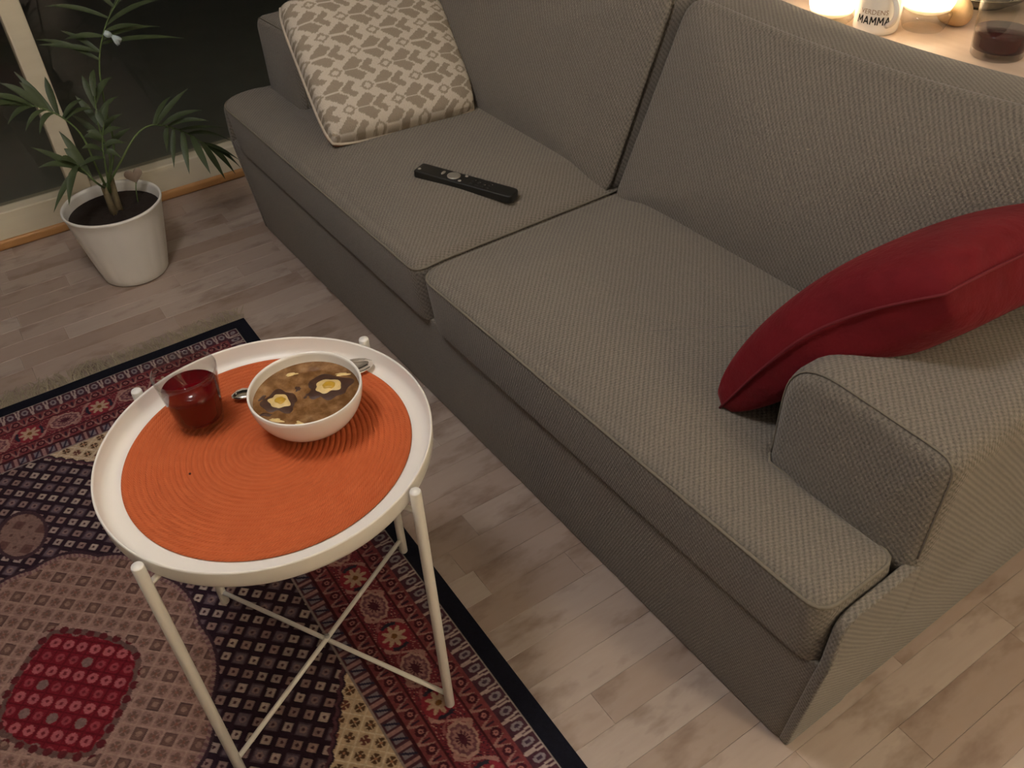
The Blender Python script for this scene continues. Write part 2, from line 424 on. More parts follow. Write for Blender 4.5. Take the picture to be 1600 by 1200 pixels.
# ------------------------------------------------------------------ rug
RX0, RX1, RY0, RY1 = -1.975, -.249, -.865, .413
RCX, RCY = -1.112, -.226
def rug_color(x, y):
    """woven colours of a Persian rug at points x,y (numpy arrays)"""
    dx, dy = np.abs(x-RCX), np.abs(y-RCY)
    ex = (RX1-RX0)/2-dx; ey = (RY1-RY0)/2-dy; d = np.minimum(ex, ey)
    along = np.where(ex < ey, dy, dx)
    S = lambda *c: np.array(srgb(*c))
    C = np.zeros(x.shape+(3,))
    def put(mask, c): C[mask] = c
    p = .0265; a = ((x-RCX)+(y-RCY))/math.sqrt(2)/p; b = ((x-RCX)-(y-RCY))/math.sqrt(2)/p
    ia, ib = np.round(a), np.round(b); fa, fb = a-ia, b-ib
    big = (np.mod(ia, 2) == 0) & (np.mod(ib, 2) == 0)
    q = np.maximum(np.abs(fa), np.abs(fb)); rr = np.hypot(fa, fb)
    th = np.arctan2(fb, fa)
    jit = np.sin(ia*12.9+ib*78.2)*43758.5; jit = jit-np.floor(jit)
    # ---- navy field with pale squares
    put(np.ones_like(x, bool), S(44, 26, 36))
    put(big & (q < .44), S(98, 82, 88)); put(big & (q < .44) & (q > .36), S(70, 54, 62)); put(big & (rr < .24) & (rr > .12), S(128, 104, 100)); put(big & (rr < .09), S(70, 40, 44))
    sm = ~big; fl4 = np.abs(np.cos(2*th))
    put(sm & (q < .29), S(158, 138, 130)); put(sm & (q < .29) & (jit > .55), S(138, 112, 106)); put(sm & (q < .29) & (jit < .18), S(172, 152, 140)); put(sm & (rr < .11), S(66, 38, 44)); put(sm & (q > .30) & (q < .345), S(26, 18, 26))
    # ---- cream corners
    lim = .404-.80*(dx-.238)+.022*np.sin(np.clip((dx-.238)/.38, 0, 1)*math.pi)
    sc = .006*np.abs(np.sin((dx-dy)*math.pi/.036))
    cream = (dy > lim+sc) & (d > .235)
    edge = (dy > lim+sc-.012) & ~cream
    put(edge, S(84, 50, 58)); put(edge & (dy > lim+sc-.005), S(52, 34, 44))
    put(cream, S(186, 160, 132))
    fq = cream & (rr < .33) & (np.abs(np.cos(2*th)) > .35); put(fq, S(88, 62, 44)); put(cream & (rr < .09), S(170, 120, 90))
    put(cream & (q > .455), S(206, 186, 160)); put(cream & (rr < .33) & big & (np.abs(np.cos(2*th)) > .35), S(104, 60, 52))
    # ---- taupe medallion
    an = np.arctan2(dy/.225, dx/.31); R = np.hypot(dx/.31, dy/.225)
    lob = 1.0+.045*np.abs(np.sin(an*6))-.03
    med = R < lob; ring = (R < lob+.055) & ~med
    put(ring, S(112, 78, 80)); put(ring & (R > lob+.03), S(58, 38, 46)); put(ring & (np.mod(an*26, 1) < .5) & (R < lob+.03), S(140, 112, 104))
    put(med, S(142, 110, 100))
    put(med & (q > .45), S(154, 124, 112))
    fl = med & (rr < .34) & (rr > .10); put(fl & (np.abs(np.cos(2*th)) > .3), S(112, 84, 74)); put(med & (rr < .10), S(128, 84, 72))
    put(med & big & (q < .42), S(104, 76, 68)); put(med & big & (q < .42) & (q > .35), S(82, 58, 54)); put(med & big & (rr < .2), S(138, 108, 94))
    # ---- red core
    m1 = (dx/.125)**1.35+(dy/.105)**1.35; sc2 = .05*np.abs(np.sin(a*math.pi))+.05*np.abs(np.sin(b*math.pi))
    core = m1 < 1.0+sc2; rim = (m1 < 1.22+sc2) & ~core
    put(rim, S(96, 72, 66)); put(rim & (m1 > 1.14+sc2), S(150, 118, 108)); put(rim & (rr < .3), S(88, 30, 34))
    put(core, S(112, 24, 34)); put(core & (rr < .36) & (np.mod(ib, 2) == 1), S(160, 84, 88)); put(core & (rr < .30) & (np.mod(ib, 2) == 0), S(138, 58, 64)); put(core & (rr < .12), S(104, 30, 38)); put(core & big & (rr < .36) & (jit > .45), S(122, 96, 90)); put(core & (q > .44), S(92, 16, 26))
    # ---- pendants on the long axis
    pdx = np.abs(dx-.42)
    pm = (pdx/.06)**2+(dy/.042)**2; put(pm < 1.35, S(66, 44, 50)); put(pm < 1.0, S(126, 98, 90)); put((pm < 1.0) & big & (q < .4), S(98, 68, 64)); put((pm < 1.) & (rr < .14), S(90, 62, 58))
    # ---- guards and main border
    u = along
    g2 = (d <= .235) & (d > .200); put(g2, S(78, 44, 52))
    t = np.mod(u/.030, 1)-.5; s = (d-.2175)/.0175
    put(g2 & (np.abs(t) < .22) & (np.abs(s) < .55), S(124, 112, 118)); put(g2 & (np.abs(t+s*.3) < .08) & (np.abs(s) < .7), S(46, 40, 58)); put(g2 & (np.abs(np.abs(t)-.45) < .07) & (np.abs(s) < .8), S(150, 112, 108))
    put((d <= .235) & (d > .2315), S(140, 124, 118)); put((d <= .204) & (d > .199), S(64, 26, 32))
    g3 = (d <= .199) & (d > .168); t = np.mod(u/.036, 1)-.5; s = (d-.1835)/.0155
    put(g3, S(118, 56, 58)); wv = np.sin(u*2*math.pi/.036)*.6
    fr_ = np.hypot(t*2.32, s); put(g3 & (np.abs(np.abs(t)*2.5-(.5*s+.72)) < .15) & (np.abs(t) > .17), S(150, 112, 104)); put(g3 & (np.abs(t) > .44) & (np.abs(s) < .5), S(58, 30, 44)); put(g3 & (fr_ < .62), S(70, 26, 36)); put(g3 & (fr_ < .30), S(158, 104, 98)); put(g3 & (fr_ < .12), S(74, 30, 40))
    mb = (d <= .168) & (d > .100)
    put(mb, S(112, 42, 50)); put((d <= .171) & (d > .166), S(70, 28, 34)); put((d <= .104) & (d > .099), S(70, 28, 34))
    g1 = (d <= .100) & (d > .070); s = (d-.085)/.015; put(g1, S(118, 56, 58)); fr_ = np.hypot(t*2.32, s); put(g1 & (np.abs(np.abs(t)*2.5-(.5*s+.72)) < .15) & (np.abs(t) > .17), S(150, 112, 104)); put(g1 & (np.abs(t) > .44) & (np.abs(s) < .5), S(58, 30, 44)); put(g1 & (fr_ < .62), S(70, 26, 36)); put(g1 & (fr_ < .30), S(158, 104, 98)); put(g1 & (fr_ < .12), S(74, 30, 40))
    # wide border motifs
    per = .156; v = (d-.134)/.034; ph = np.mod((u+.003)/per, 1.0)
    tr_ = (ph-.5)*per/.034; rr_ = np.hypot(tr_, v); th_ = np.arctan2(v, tr_)
    t2 = (np.mod(ph+.5, 1.0)-.5)*per/.034
    vine = np.abs(v-.72*np.sin(2*math.pi*ph*2)) < .15; put(mb & vine, S(160, 118, 110))
    vine2 = np.abs(v+.55*np.sin(2*math.pi*ph*2+.6)) < .08; put(mb & vine2, S(140, 84, 84))
    lp = (t2/.98)**2+(v/.72)**2*(1+.25*np.sign(t2)*t2); e2 = lp+.10*np.cos(12*np.arctan2(v, t2))
    put(mb & (e2 < 1.05), S(168, 132, 120)); put(mb & (e2 < .72), S(112, 70, 76)); put(mb & (e2 < .42), S(150, 110, 104)); put(mb & (e2 < .16), S(80, 34, 46))
    put(mb & (rr_ < .86), S(136, 44, 54)); put(mb & (rr_ < .52+.16*np.cos(8*th_)), S(176, 146, 122)); put(mb & (rr_ < .16), S(122, 80, 44))
    put(mb & (np.abs(rr_-.80) < .10) & (np.abs(np.cos(th_*1.0)) > .86), S(44, 40, 52))
    dots = np.sin(x*430+7*np.sin(y*160))*np.sin(y*410+5*np.sin(x*130)); base = (np.abs(C-S(112, 42, 50)).sum(-1) < 1e-6)
    put(base & (dots > .72), S(56, 30, 44)); put(base & (dots < -.78), S(166, 120, 110))
    g0 = (d <= .070) & (d > .033); t = np.mod(u/.032, 1)-.5; s = (d-.0515)/.0185
    put(g0, S(74, 42, 52)); put(g0 & (np.hypot(t/.3, s/.8) < .75), S(134, 122, 124)); put(g0 & (np.hypot(t/.3, s/.8) < .35), S(70, 50, 64)); put(g0 & (np.abs(np.abs(t)-.42-s*.06) < .06), S(168, 148, 140))
    put((d <= .035) & (d > .0325), S(156, 142, 134))
    put(d <= .0325, S(22, 22, 32))
    # hand-knotted unevenness
    n = np.sin(x*2100+y*1900)*.5+np.sin(x*1330-y*1710)*.5
    jj = np.sin(np.floor(x/.0038)*127.1+np.floor(y/.0038)*311.7)*43758.5; jj = jj-np.floor(jj)
    C *= (1+.10*n+.30*(jj-.5))[..., None]
    return C
rug = thing('rug', 'worn Persian rug with red borders, dark field and taupe medallion on the floor', 'rug', (RCX, RCY, 0))
RZ = .010
def rug_patch(xs, ys):
    X, Y = np.meshgrid(xs, ys, indexing='ij'); nx, ny = X.shape
    Zp = RZ+.0006*np.sin(X*9+Y*4)+.0004*np.sin(Y*23)
    V = np.stack([X-RCX, Y-RCY, Zp], -1).reshape(-1, 3)
    i = (np.arange(nx-1)[:, None]*ny+np.arange(ny-1)[None]).reshape(-1)
    Fq = np.stack([i, i+ny, i+ny+1, i+1], 1)
    return V, Fq, rug_color(X, Y).reshape(-1, 3)
def np_mesh(name, V, Fq, cols, m, parent):
    me = bpy.data.meshes.new(name); me.vertices.add(len(V)); me.vertices.foreach_set('co', V.astype(np.float32).ravel())
    me.loops.add(len(Fq)*4); me.loops.foreach_set('vertex_index', Fq.astype(np.int32).ravel())
    me.polygons.add(len(Fq)); me.polygons.foreach_set('loop_start', np.arange(0, len(Fq)*4, 4, dtype=np.int32))
    me.update(); me.validate(); set_cols(me, cols); me.materials.append(m)
    me.polygons.foreach_set('use_smooth', np.ones(len(Fq), bool))
    return link(name, me, parent)
XS, YS = -.43, -.52
res = .0019
pats = [rug_patch(np.arange(RX0, XS+1e-6, res), np.linspace(YS, RY1, int((RY1-YS)/res))),
        rug_patch(np.linspace(XS, RX1, 50), np.linspace(YS, RY1, 250)),
        rug_patch(np.linspace(RX0, RX1, 430), np.linspace(RY0, YS, 90))]
Vs, Fs, Cs, k = [], [], [], 0
for v, f, c in pats: Vs.append(v); Fs.append(f+k); Cs.append(c); k += len(v)
M['rug'] = attr_mat('rug_wool', .95, 650, .6, .0015)
np_mesh('pile', np.vstack(Vs), np.vstack(Fs), np.vstack(Cs), M['rug'], rug)
V, Fc = box(RX0-RCX-.001, RX1-RCX+.001, RY0-RCY-.001, RY1-RCY+.001, 0.001, RZ-.0012)
mesh_obj('backing', V, Fc, varied('rug_selvedge', srgb(24, 24, 34), .95, .2, 200), rug, smooth=False)
# fringes at both ends, too fine to count
rf = random.Random(3); parts = []
for xe, sg in ((RX0, -1), (RX1, 1)):
    nst = 620 if sg < 0 else 300
    for i in range(nst):
        y = RY0+(RY1-RY0)*(i+rf.random())/nst; ln = rf.uniform(.045, .085); sw = rf.gauss(0, .016); z = rf.uniform(.003, .010)
        wd = .0010
        pts = [(0, 0, .006), (.35*ln, sw*.2+rf.gauss(0, .004), z), (.7*ln, sw*.6+rf.gauss(0, .005), z*.7), (ln, sw, .0015)]
        parts.append(tube([(xe-RCX+sg*a, y-RCY+b, c) for a, b, c in pts], [wd, wd, wd*.9, wd*.6], 4, False))
V, Fc = join(*parts)
fo = mesh_obj('fringe', V, Fc, varied('fringe_cotton', srgb(176, 162, 138), .95, .25, 90), rug); fo['kind'] = 'stuff'

# ------------------------------------------------------------------ tray table
TC = (-.920, .175); RL = .240; ROT = -1.057
table = thing('side_table', 'round cream metal tray table standing on the rug before the sofa', 'table', (TC[0], TC[1], RZ+.0006))
TT = .530-RZ
tray_prof = [(.001, TT-.036), (.208, TT-.036), (.2250, TT-.032), (.2275, TT-.026), (.2285, TT-.004), (.2275, TT-.0015), (.2260, TT-.0015), (.2248, TT-.004), (.2232, TT-.022), (.216, TT-.0285), (.209, TT-.030), (.001, TT-.030)]
mesh_obj('tray', *lathe(tray_prof, 128), M['white_paint'], table)
TRAY_Z = RZ+.0006+TT-.030
legs = []
for k in range(4):
    an = ROT+k*math.pi/2; c, s = math.cos(an), math.sin(an)
    lx, ly = RL*c, RL*s
    lg = mesh_obj('leg', *tube([(lx, ly, .0005), (lx, ly, .002), (lx, ly, TT-.002), (lx, ly, TT)], [.0070, .0078, .0078, .0070], 16), M['white_paint'], table)
    mesh_obj('tray_bracket', *tube([(lx, ly, TT-.040), (lx*.90, ly*.90, TT-.040), (lx*.80, ly*.80, TT-.0385)], .0042, 8), M['white_paint'], lg)
    legs.append((lx, ly))
mesh_obj('tray_ring', *tube([(.197*math.cos(a), .197*math.sin(a), TT-.0402) for a in np.linspace(0, 2*math.pi, 64, endpoint=False)], .0042, 8, closed=True), M['white_paint'], table)
for k, dz in ((0, .0035), (1, -.0035)):
    a, b = legs[k], legs[k+2]
    mesh_obj('cross_bar', *tube([(a[0], a[1], .035+dz), (0, 0, .035+dz), (b[0], b[1], .035+dz)], .0043, 8), M['white_paint'], table)
mesh_obj('screw', *lathe([(.0045, .042), (.0045, .0445), (.001, .0450)], 12), metal_m, table)

# placemat: coiled braid, one ridge per turn
m = mat('orange_braid', srgb(222, 98, 40), .9, 0, .15)
co = objco(m); sx = N(m, 'ShaderNodeSeparateXYZ'); LK(m, co, sx.inputs[0])
ang = math_n(m, 'ARCTAN2', sx.outputs[1], sx.outputs[0]); rad = math_n(m, 'SQRT', math_n(m, 'ADD', math_n(m, 'POWER', sx.outputs[0], 2.0), math_n(m, 'POWER', sx.outputs[1], 2.0)))
st = math_n(m, 'SINE', math_n(m, 'ADD', math_n(m, 'MULTIPLY', math_n(m, 'MULTIPLY', ang, 220.0), 1.0), math_n(m, 'MULTIPLY', rad, 2600.0)))
nn = noise(m, 60, 3, co)
c = mixc(m, nn, srgb(188, 91, 50), srgb(206, 109, 66)); c = mixc(m, math_n(m, 'MULTIPLY', math_n(m, 'ADD', math_n(m, 'MULTIPLY', st, .5), .5), .25), c, srgb(146, 60, 28))
LK(m, c, BS(m).inputs['Base Color']); bump(m, st, .3, .001)
NR, MR = 26, .198
prof = [(.0008, .0048)]
for i in range(NR):
    r0, r1 = MR*i/NR, MR*(i+1)/NR
    for t in (.15, .35, .5, .65, .85, 1.0):
        r = r0+(r1-r0)*t; prof.append((max(r, .0009), .0022+.0028*math.sqrt(max(0, 1-(2*t-1)**2))))
prof += [(MR+.001, .0015), (MR, .0002), (.001, .0002)]
pm_ = mesh_obj('placemat', *lathe(prof, 144), m, None, loc=(TC[0]-.009, TC[1]+.003, TRAY_Z))
tag(pm_, 'round orange braided placemat lying in the cream tray', 'placemat')
MATZ = TRAY_Z+.0047
crumb = mesh_obj('crumb', *lathe([(.0004, 0), (.0018, .0006), (.0016, .0018), (.0004, .0024)], 8), varied('crumb_brown', srgb(80, 36, 18), .9), None, loc=tuple(hit(297, 741, 2, MATZ)))
tag(crumb, 'tiny dark brown crumb on the orange placemat', 'crumb')

# glass of red drink
gp = hit(323, 668, 2, MATZ); GLc = (-1.034, .118)
gl_ = thing('drinking_glass', 'clear tumbler of dark red drink on the orange placemat', 'glass', (GLc[0], GLc[1], MATZ))
def thin_glass(name):
    m = mat(name, (1, 1, 1), .05); t = N(m, 'ShaderNodeBsdfTransparent'); g = N(m, 'ShaderNodeBsdfGlossy'); g.inputs['Roughness'].default_value = .03
    t.inputs[0].default_value = (.90, .90, .89, 1); x = N(m, 'ShaderNodeMixShader')
    LK(m, schlick(m, .055), x.inputs[0]); LK(m, t.outputs[0], x.inputs[1]); LK(m, g.outputs[0], x.inputs[2]); LK(m, x.outputs[0], m.node_tree.nodes['Material Output'].inputs[0]); return m
clear = thin_glass('clear_glass')
GH, r_b, r_t = .098, .0315, .0445
def rg(z): return r_b+(r_t-r_b)*(z/GH)
outer = [(.001, 0), (r_b-.004, 0), (r_b-.001, .0012), (r_b+.0002, .004)]+[(rg(z), z) for z in np.linspace(.01, GH-.001, 8)]+[(rg(GH)-.0009, GH)]
inner = [(rg(z)-.0013, z) for z in np.linspace(GH-.001, .016, 8)]+[(r_b-.006, .0115), (.001, .011)]
mesh_obj('glass_body', *lathe(outer+inner, 64), clear, gl_)
red = glass_mat('red_drink', srgb(104, 5, 15), .0, 1.34)
BS(red).inputs['Transmission Weight'].default_value = .25
ZL = .066
liq = [(.001, .0108), (r_b-.0058, .0112)]+[(rg(z)-.0012, z) for z in np.linspace(.0158, ZL, 6)]+[(.001, ZL)]
mesh_obj('drink', *lathe(liq, 64), red, gl_)

# bowl of soup
BC = (-.937, .249); BR_, BH = .079, .066
bw = thing('soup_bowl', 'white porcelain bowl of brown soup on the orange placemat', 'bowl', (BC[0], BC[1], MATZ))
porc = mat('white_porcelain', srgb(236, 230, 220), .18)
def rb(t): return .034+(BR_-.034)*math.sin(t*math.pi/2)**.86
outer = [(.001, .0016), (.029, .0016), (.030, 0), (.0335, 0), (.0345, .003)]+[(rb(t), .004+(BH-.004)*t**1.45) for t in np.linspace(.08, 1, 14)]
rim = [(BR_-.0005, BH+.0009), (BR_-.0018, BH+.0011), (BR_-.0032, BH)]
inner = [(rb(t)-.0036, .0075+(BH-.0085)*t**1.45) for t in np.linspace(.97, .0, 14)]+[(.001, .0075)]
mesh_obj('bowl_body', *lathe(outer+rim+inner, 96), porc, bw)
SZ = BH*.77
def bowl_in(z): # inner radius at height z
    t = max(0, (z-.0075)/(BH-.0085))**(1/1.45); return rb(t)-.0036
soupm = mat('brown_soup', srgb(120, 84, 48), .16)
co = objco(soupm); n1 = noise(soupm, 38, 5, co, .65); n2 = noise(soupm, 16, 3, co)
c = ramp(soupm, n1, [(0, srgb(58, 34, 16)), (.42, srgb(112, 76, 42)), (.58, srgb(142, 104, 66)), (.75, srgb(164, 132, 98)), (1, srgb(190, 166, 138))])
c = mixc(soupm, math_n(soupm, 'MULTIPLY', math_n(soupm, 'SUBTRACT', n2, .55), 4.0, True), c, srgb(70, 42, 18)); LK(soupm, c, BS(soupm).inputs['Base Color']); bump(soupm, n1, .25, .002)
rS = bowl_in(SZ)+.001
V = [(0, 0, SZ)]; Fc = []; seg = 64; rings = 14
for i in range(1, rings+1):
    r = rS*i/rings
    for k in range(seg):
        a = 2*math.pi*k/seg; z = SZ+.0010*math.sin(r*260+3*a)*(1-i/rings)+(.0006 if i == rings else 0)
        V.append((r*math.cos(a), r*math.sin(a), z))
for k in range(seg): Fc.append((0, 1+k, 1+(k+1) % seg))
for i in range(rings-1):
    for k in range(seg):
        l = (k+1) % seg; Fc.append((1+i*seg+k, 1+(i+1)*seg+k, 1+(i+1)*seg+l, 1+i*seg+l))
mesh_obj('soup', V, Fc, soupm, bw)
def blob(c, rx, ry, h, n=40, jag=.2, seed=0, rot=0, rings=7, hole=0.0):
    """irregular floating piece, domed, optionally dipping at its centre"""
    r_ = random.Random(seed); ph = [r_.uniform(0, 6.28) for _ in range(5)]
    V, Fc = [], []
    for i in range(rings+1):
        s = i/rings
        for k in range(n):
            a = 2*math.pi*k/n; j = 1+jag*sum(math.sin((q+3)*a+ph[q])/(1.6+q*.3) for q in range(5))*s
            x, y = rx*s*j*math.cos(a), ry*s*j*math.sin(a)
            z = h*(1-s**3)-hole*math.exp(-(s/.35)**2)-.0008*(s == 1)
            V.append((c[0]+x*math.cos(rot)-y*math.sin(rot), c[1]+x*math.sin(rot)+y*math.cos(rot), c[2]+z))
    for i in range(rings):
        for k in range(n):
            l = (k+1) % n; Fc.append((i*n+k, (i+1)*n+k, (i+1)*n+l, i*n+l))
    return V, Fc
cheese = varied('pale_cheese', srgb(214, 184, 122), .45, .22, 160, .2); yolk = varied('yellow_cheese', srgb(188, 146, 44), .4, .15, 120, .2)
crust = varied('dark_bread_crust', srgb(66, 36, 16), .55, .4, 140, .5)
def on_soup(px, py):
    P = hit(px, py, 2, MATZ+SZ); return (P[0]-BC[0], P[1]-BC[1], SZ-.0004)
def bread(px, py, rc, rp, sd, rot):
    c = on_soup(px, py)
    b = mesh_obj('bread_crouton', *blob(c, rc, rc*.86, .0022, 48, .16, sd, rot), crust, bw)
    mesh_obj('melted_cheese', *blob((c[0], c[1], c[2]+.0012), rp, rp*.8, .0032, 56, .11, sd+5, rot), cheese, b)
    mesh_obj('cheese_centre', *blob((c[0]+.001, c[1]+.001, c[2]+.0034), rp*.50, rp*.44, .0030, 40, .08, sd+9, rot, 7, .0012), yolk, b)
bread(437, 628, .029, .0180, 3, .3); bread(513, 604, .035, .0205, 8, 1.1)
for i, (px, py, a, b_, rt) in enumerate([(415, 648, .010, .004, .9), (432, 657, .012, .004, .7), (466, 608, .007, .005, 0), (470, 663, .010, .005, .4), (540, 640, .010, .004, 1.4), (535, 585, .012, .004, 1.0), (410, 622, .008, .004, 2.0), (455, 585, .009, .004, 1.2)]):
    mesh_obj('onion_piece', *blob(on_soup(px, py), a, b_, .0016, 24, .25, 40+i, rt, 5), crust if i % 2 == 0 else cheese, bw)

# spoon behind the bowl
P0 = np.array(hit(362, 620, 2, MATZ+.008)); P1 = np.array(hit(582, 566, 2, MATZ+.006)); dv = (P1-P0)[:2]; ln = np.linalg.norm(dv); dv /= ln; nv = np.array([-dv[1], dv[0]])
V, Fc = [], []; ns = 26
for i in range(ns):
    t = i/(ns-1); s = t*ln
    w_ = .0125*math.sqrt(max(.02, 1-((t-.08)/.085)**2)) if t < .08 else (.0125-(.0125-.0034)*min(1, (t-.08)/.30) if t < .68 else None)
    if w_ is None:
        q = (t-.84)/.165; w_ = max(.0032*(1 if t < .72 else .3), .0195*math.sqrt(max(0, 1-q*q)))
    z = .006+.007*math.sin(math.pi*min(1, t/.7))**2*.6+(.002 if t < .1 else 0)
    dip = .007*max(0, 1-((t-.84)/.16)**2) if t > .68 else -.0012
    for j, e in enumerate((-1, -.5, 0, .5, 1)):
        p = P0[:2]+dv*s+nv*w_*e; zz = z+.004-dip*(1-e*e)*.9; V.append((p[0]-P0[0], p[1]-P0[1], zz))
for i in range(ns-1):
    for j in range(4): Fc.append((i*5+j, (i+1)*5+j, (i+1)*5+j+1, i*5+j+1))
sp = mesh_obj('spoon', V, Fc, mat('polished_steel', (.78, .74, .68), .14, 1.0), None, loc=(P0[0], P0[1], MATZ-.0032))
sm = sp.modifiers.new('thick', 'SOLIDIFY'); sm.thickness = .0014
tag(sp, 'steel soup spoon lying behind the white bowl', 'spoon')

# ------------------------------------------------------------------ throw cushions
def pillow(fn, n=60, T=.06, Tlow=None, pw=.42, ear=.035):
    """two faces over u,v in -1..1; fn(u,v,h) maps to world"""
    u = np.linspace(-1, 1, n); V = []
    Tlow = T if Tlow is None else Tlow
    for sgn, tt in ((1, T), (-1, Tlow)):
        for a in u:
            for b in u:
                e = max(0.0, (1-a**4))**pw*max(0.0, (1-b**4))**pw
                V.append(fn(a*(1-ear*(1-b*b)) if ear > 0 else a*(1+ear*b**6), b*(1-ear*(1-a*a)) if ear > 0 else b*(1+ear*a**6), sgn*(tt*e)))
    return V, grid_faces(n, n), [f[::-1] for f in grid_faces(n, n, n*n)]
# patterned knitted cushion leaning on the arm
BL, BRc, TL, TR = (np.array(q) for q in ((-1.800, .672, .476), (-1.772, 1.055, .468), (-2.120, .720, .706), (-2.075, 1.125, .672)))
def fpat(u, v, h):
    s, t = (u+1)/2, (v+1)/2
    P = (BL*(1-s)+BRc*s)*(1-t)+(TL*(1-s)+TR*s)*t
    nrm = np.cross(BRc-BL, TL-BL); nrm /= np.linalg.norm(nrm); nrm = -nrm if nrm[0] < 0 else nrm
    return P+nrm*h
n = 190
V, Ff, Fb = pillow(fpat, n, .062, .05, .27, -.055)
u = np.linspace(-1, 1, n); U, Vv = np.meshgrid(u, u, indexing='ij')
def knit(U, V):
    x = (U+1)/2*.42; y = (1-(V+1)/2)*.42
    q = .0028; x = np.round(x/q)*q; y = np.round(y/q)*q        # knitted stitches
    s = (x/.065+y/.052)/2; t = (x/.065-y/.052)/2
    fs = s-np.round(s); ft = t-np.round(t)
    C = np.zeros(U.shape+(3,)); tau = np.array(srgb(158, 144, 126)); cr = np.array(srgb(206, 194, 178)); C[:] = tau
    node = np.maximum(np.abs(fs), np.abs(ft))
    cs, ct = s-np.floor(s)-.5, t-np.floor(t)-.5
    C[(np.abs(fs) < .070) | (np.abs(ft) < .070)] = cr
    # each lozenge: an L of two bars round a smaller block, pale lines between
    mm = np.minimum(cs, ct)
    C[np.abs(mm+.07) < .032] = cr
    C[(np.abs(cs-ct) < .045) & (mm < -.07)] = cr
    C[(cs > .16) & (ct > .16)] = cr
    C[((cs > .27) & (ct < -.07)) | ((ct > .27) & (cs < -.07))] = cr
    C[node < .21] = cr; C[(node < .15) & (node > .08)] = tau*1.05
    return C
Cp = knit(U, Vv).reshape(-1, 3)
orange = np.array(srgb(196, 128, 92)); back_c = np.tile(orange, (n*n, 1))
me = bpy.data.meshes.new('cover')
pc = thing('throw_cushion', 'beige and cream patterned knit cushion leaning on the sofa arm', 'cushion', (-1.9, .87, .45))
Vl = [(v[0]+1.9, v[1]-.87, v[2]-.45) for v in V]
me.from_pydata(Vl[:n*n], [], Ff); me.update(); me.polygons.foreach_set('use_smooth', [True]*len(me.polygons)); set_cols(me, Cp)
M['knit'] = attr_mat('knit_wool', .95, 330, .8, .003); me.materials.append(M['knit'])
link('knitted_front', me, pc)
mesh_obj('terracotta_back', Vl[n*n:], [tuple(i-n*n for i in f) for f in Fb], varied('terracotta_cotton', srgb(196, 128, 92), .9, .15, 60, .2), pc)
edge_pts = [fpat(a*(1-.055*b**6), b*(1-.055*a**6), 0) for a, b in [(t, -1) for t in np.linspace(-1, 1, 24)]+[(1, t) for t in np.linspace(-1, 1, 24)][1:]+[(t, 1) for t in np.linspace(1, -1, 24)][1:]+[(-1, t) for t in np.linspace(1, -1, 24)][1:-1]]
mesh_obj('edge_seam', *tube([(p[0]+1.9, p[1]-.87, p[2]-.45) for p in edge_pts], .0042, 8, closed=True), varied('knit_edge', srgb(186, 172, 154), .95, .2, 200, .4), pc)
# red cushion over the right arm
SEAM = [np.array(q) for q in ((-.647, .770, .462), (-.600, .790, .560), (-.555, .815, .636), (-.500, .845, .692), (-.430, .878, .742))]
def curve(t, P):
    t = t*(len(P)-1); i = min(int(t), len(P)-2); f = t-i
    p0, p1, p2, p3 = P[max(i-1, 0)], P[i], P[i+1], P[min(i+2, len(P)-1)]
    return .5*((2*p1)+(-p0+p2)*f+(2*p0-5*p1+4*p2-p3)*f*f+(-p0+3*p1-3*p2+p3)*f**3)
def fred(u, v, h):
    t = (u+1)/2; s = (v+1)/2
    P = curve(t, SEAM); Q = curve(min(1, t+.02), SEAM)-curve(max(0, t-.02), SEAM)
    nrm = np.cross(Q, np.array([0, -1.0, 0])); nrm /= np.linalg.norm(nrm); nrm = -nrm if nrm[2] < 0 else nrm
    lift = np.array([.015*s, .37*s, .075*s-.055*s*s-.05*s*t])
    h *= (1-.22*t)*(1 if h > 0 else .5+.5*min(1, t*1.6))
    return P+lift+nrm*h
V, Ff, Fb = pillow(fred, 56, .068, .105, .32)
rc = thing('throw_cushion', 'dark red velvet cushion slumped over the sofa arm', 'cushion', (-.55, .95, .45))
redm = mat('red_velvet', srgb(120, 12, 22), .8, 0, .2); BS(redm).inputs['Sheen Weight'].default_value = .15; BS(redm).inputs['Sheen Tint'].default_value = (.9, .25, .25, 1)
n_ = noise(redm, 22, 4, objco(redm)); LK(redm, mixc(redm, n_, srgb(84, 8, 16), srgb(116, 18, 28)), BS(redm).inputs['Base Color']); bump(redm, n_, .6, .012)
mesh_obj('cover', [(v[0]+.55, v[1]-.95, v[2]-.45) for v in V], Ff+Fb, redm, rc)
ep = [fred(a, b, 0) for a, b in [(t, -1) for t in np.linspace(-1, 1, 24)]+[(1, t) for t in np.linspace(-1, 1, 24)][1:]]
mesh_obj('piping', *tube([(p[0]+.55, p[1]-.95, p[2]-.45) for p in ep], .0020, 6), varied('red_piping', srgb(104, 14, 24), .8), rc)

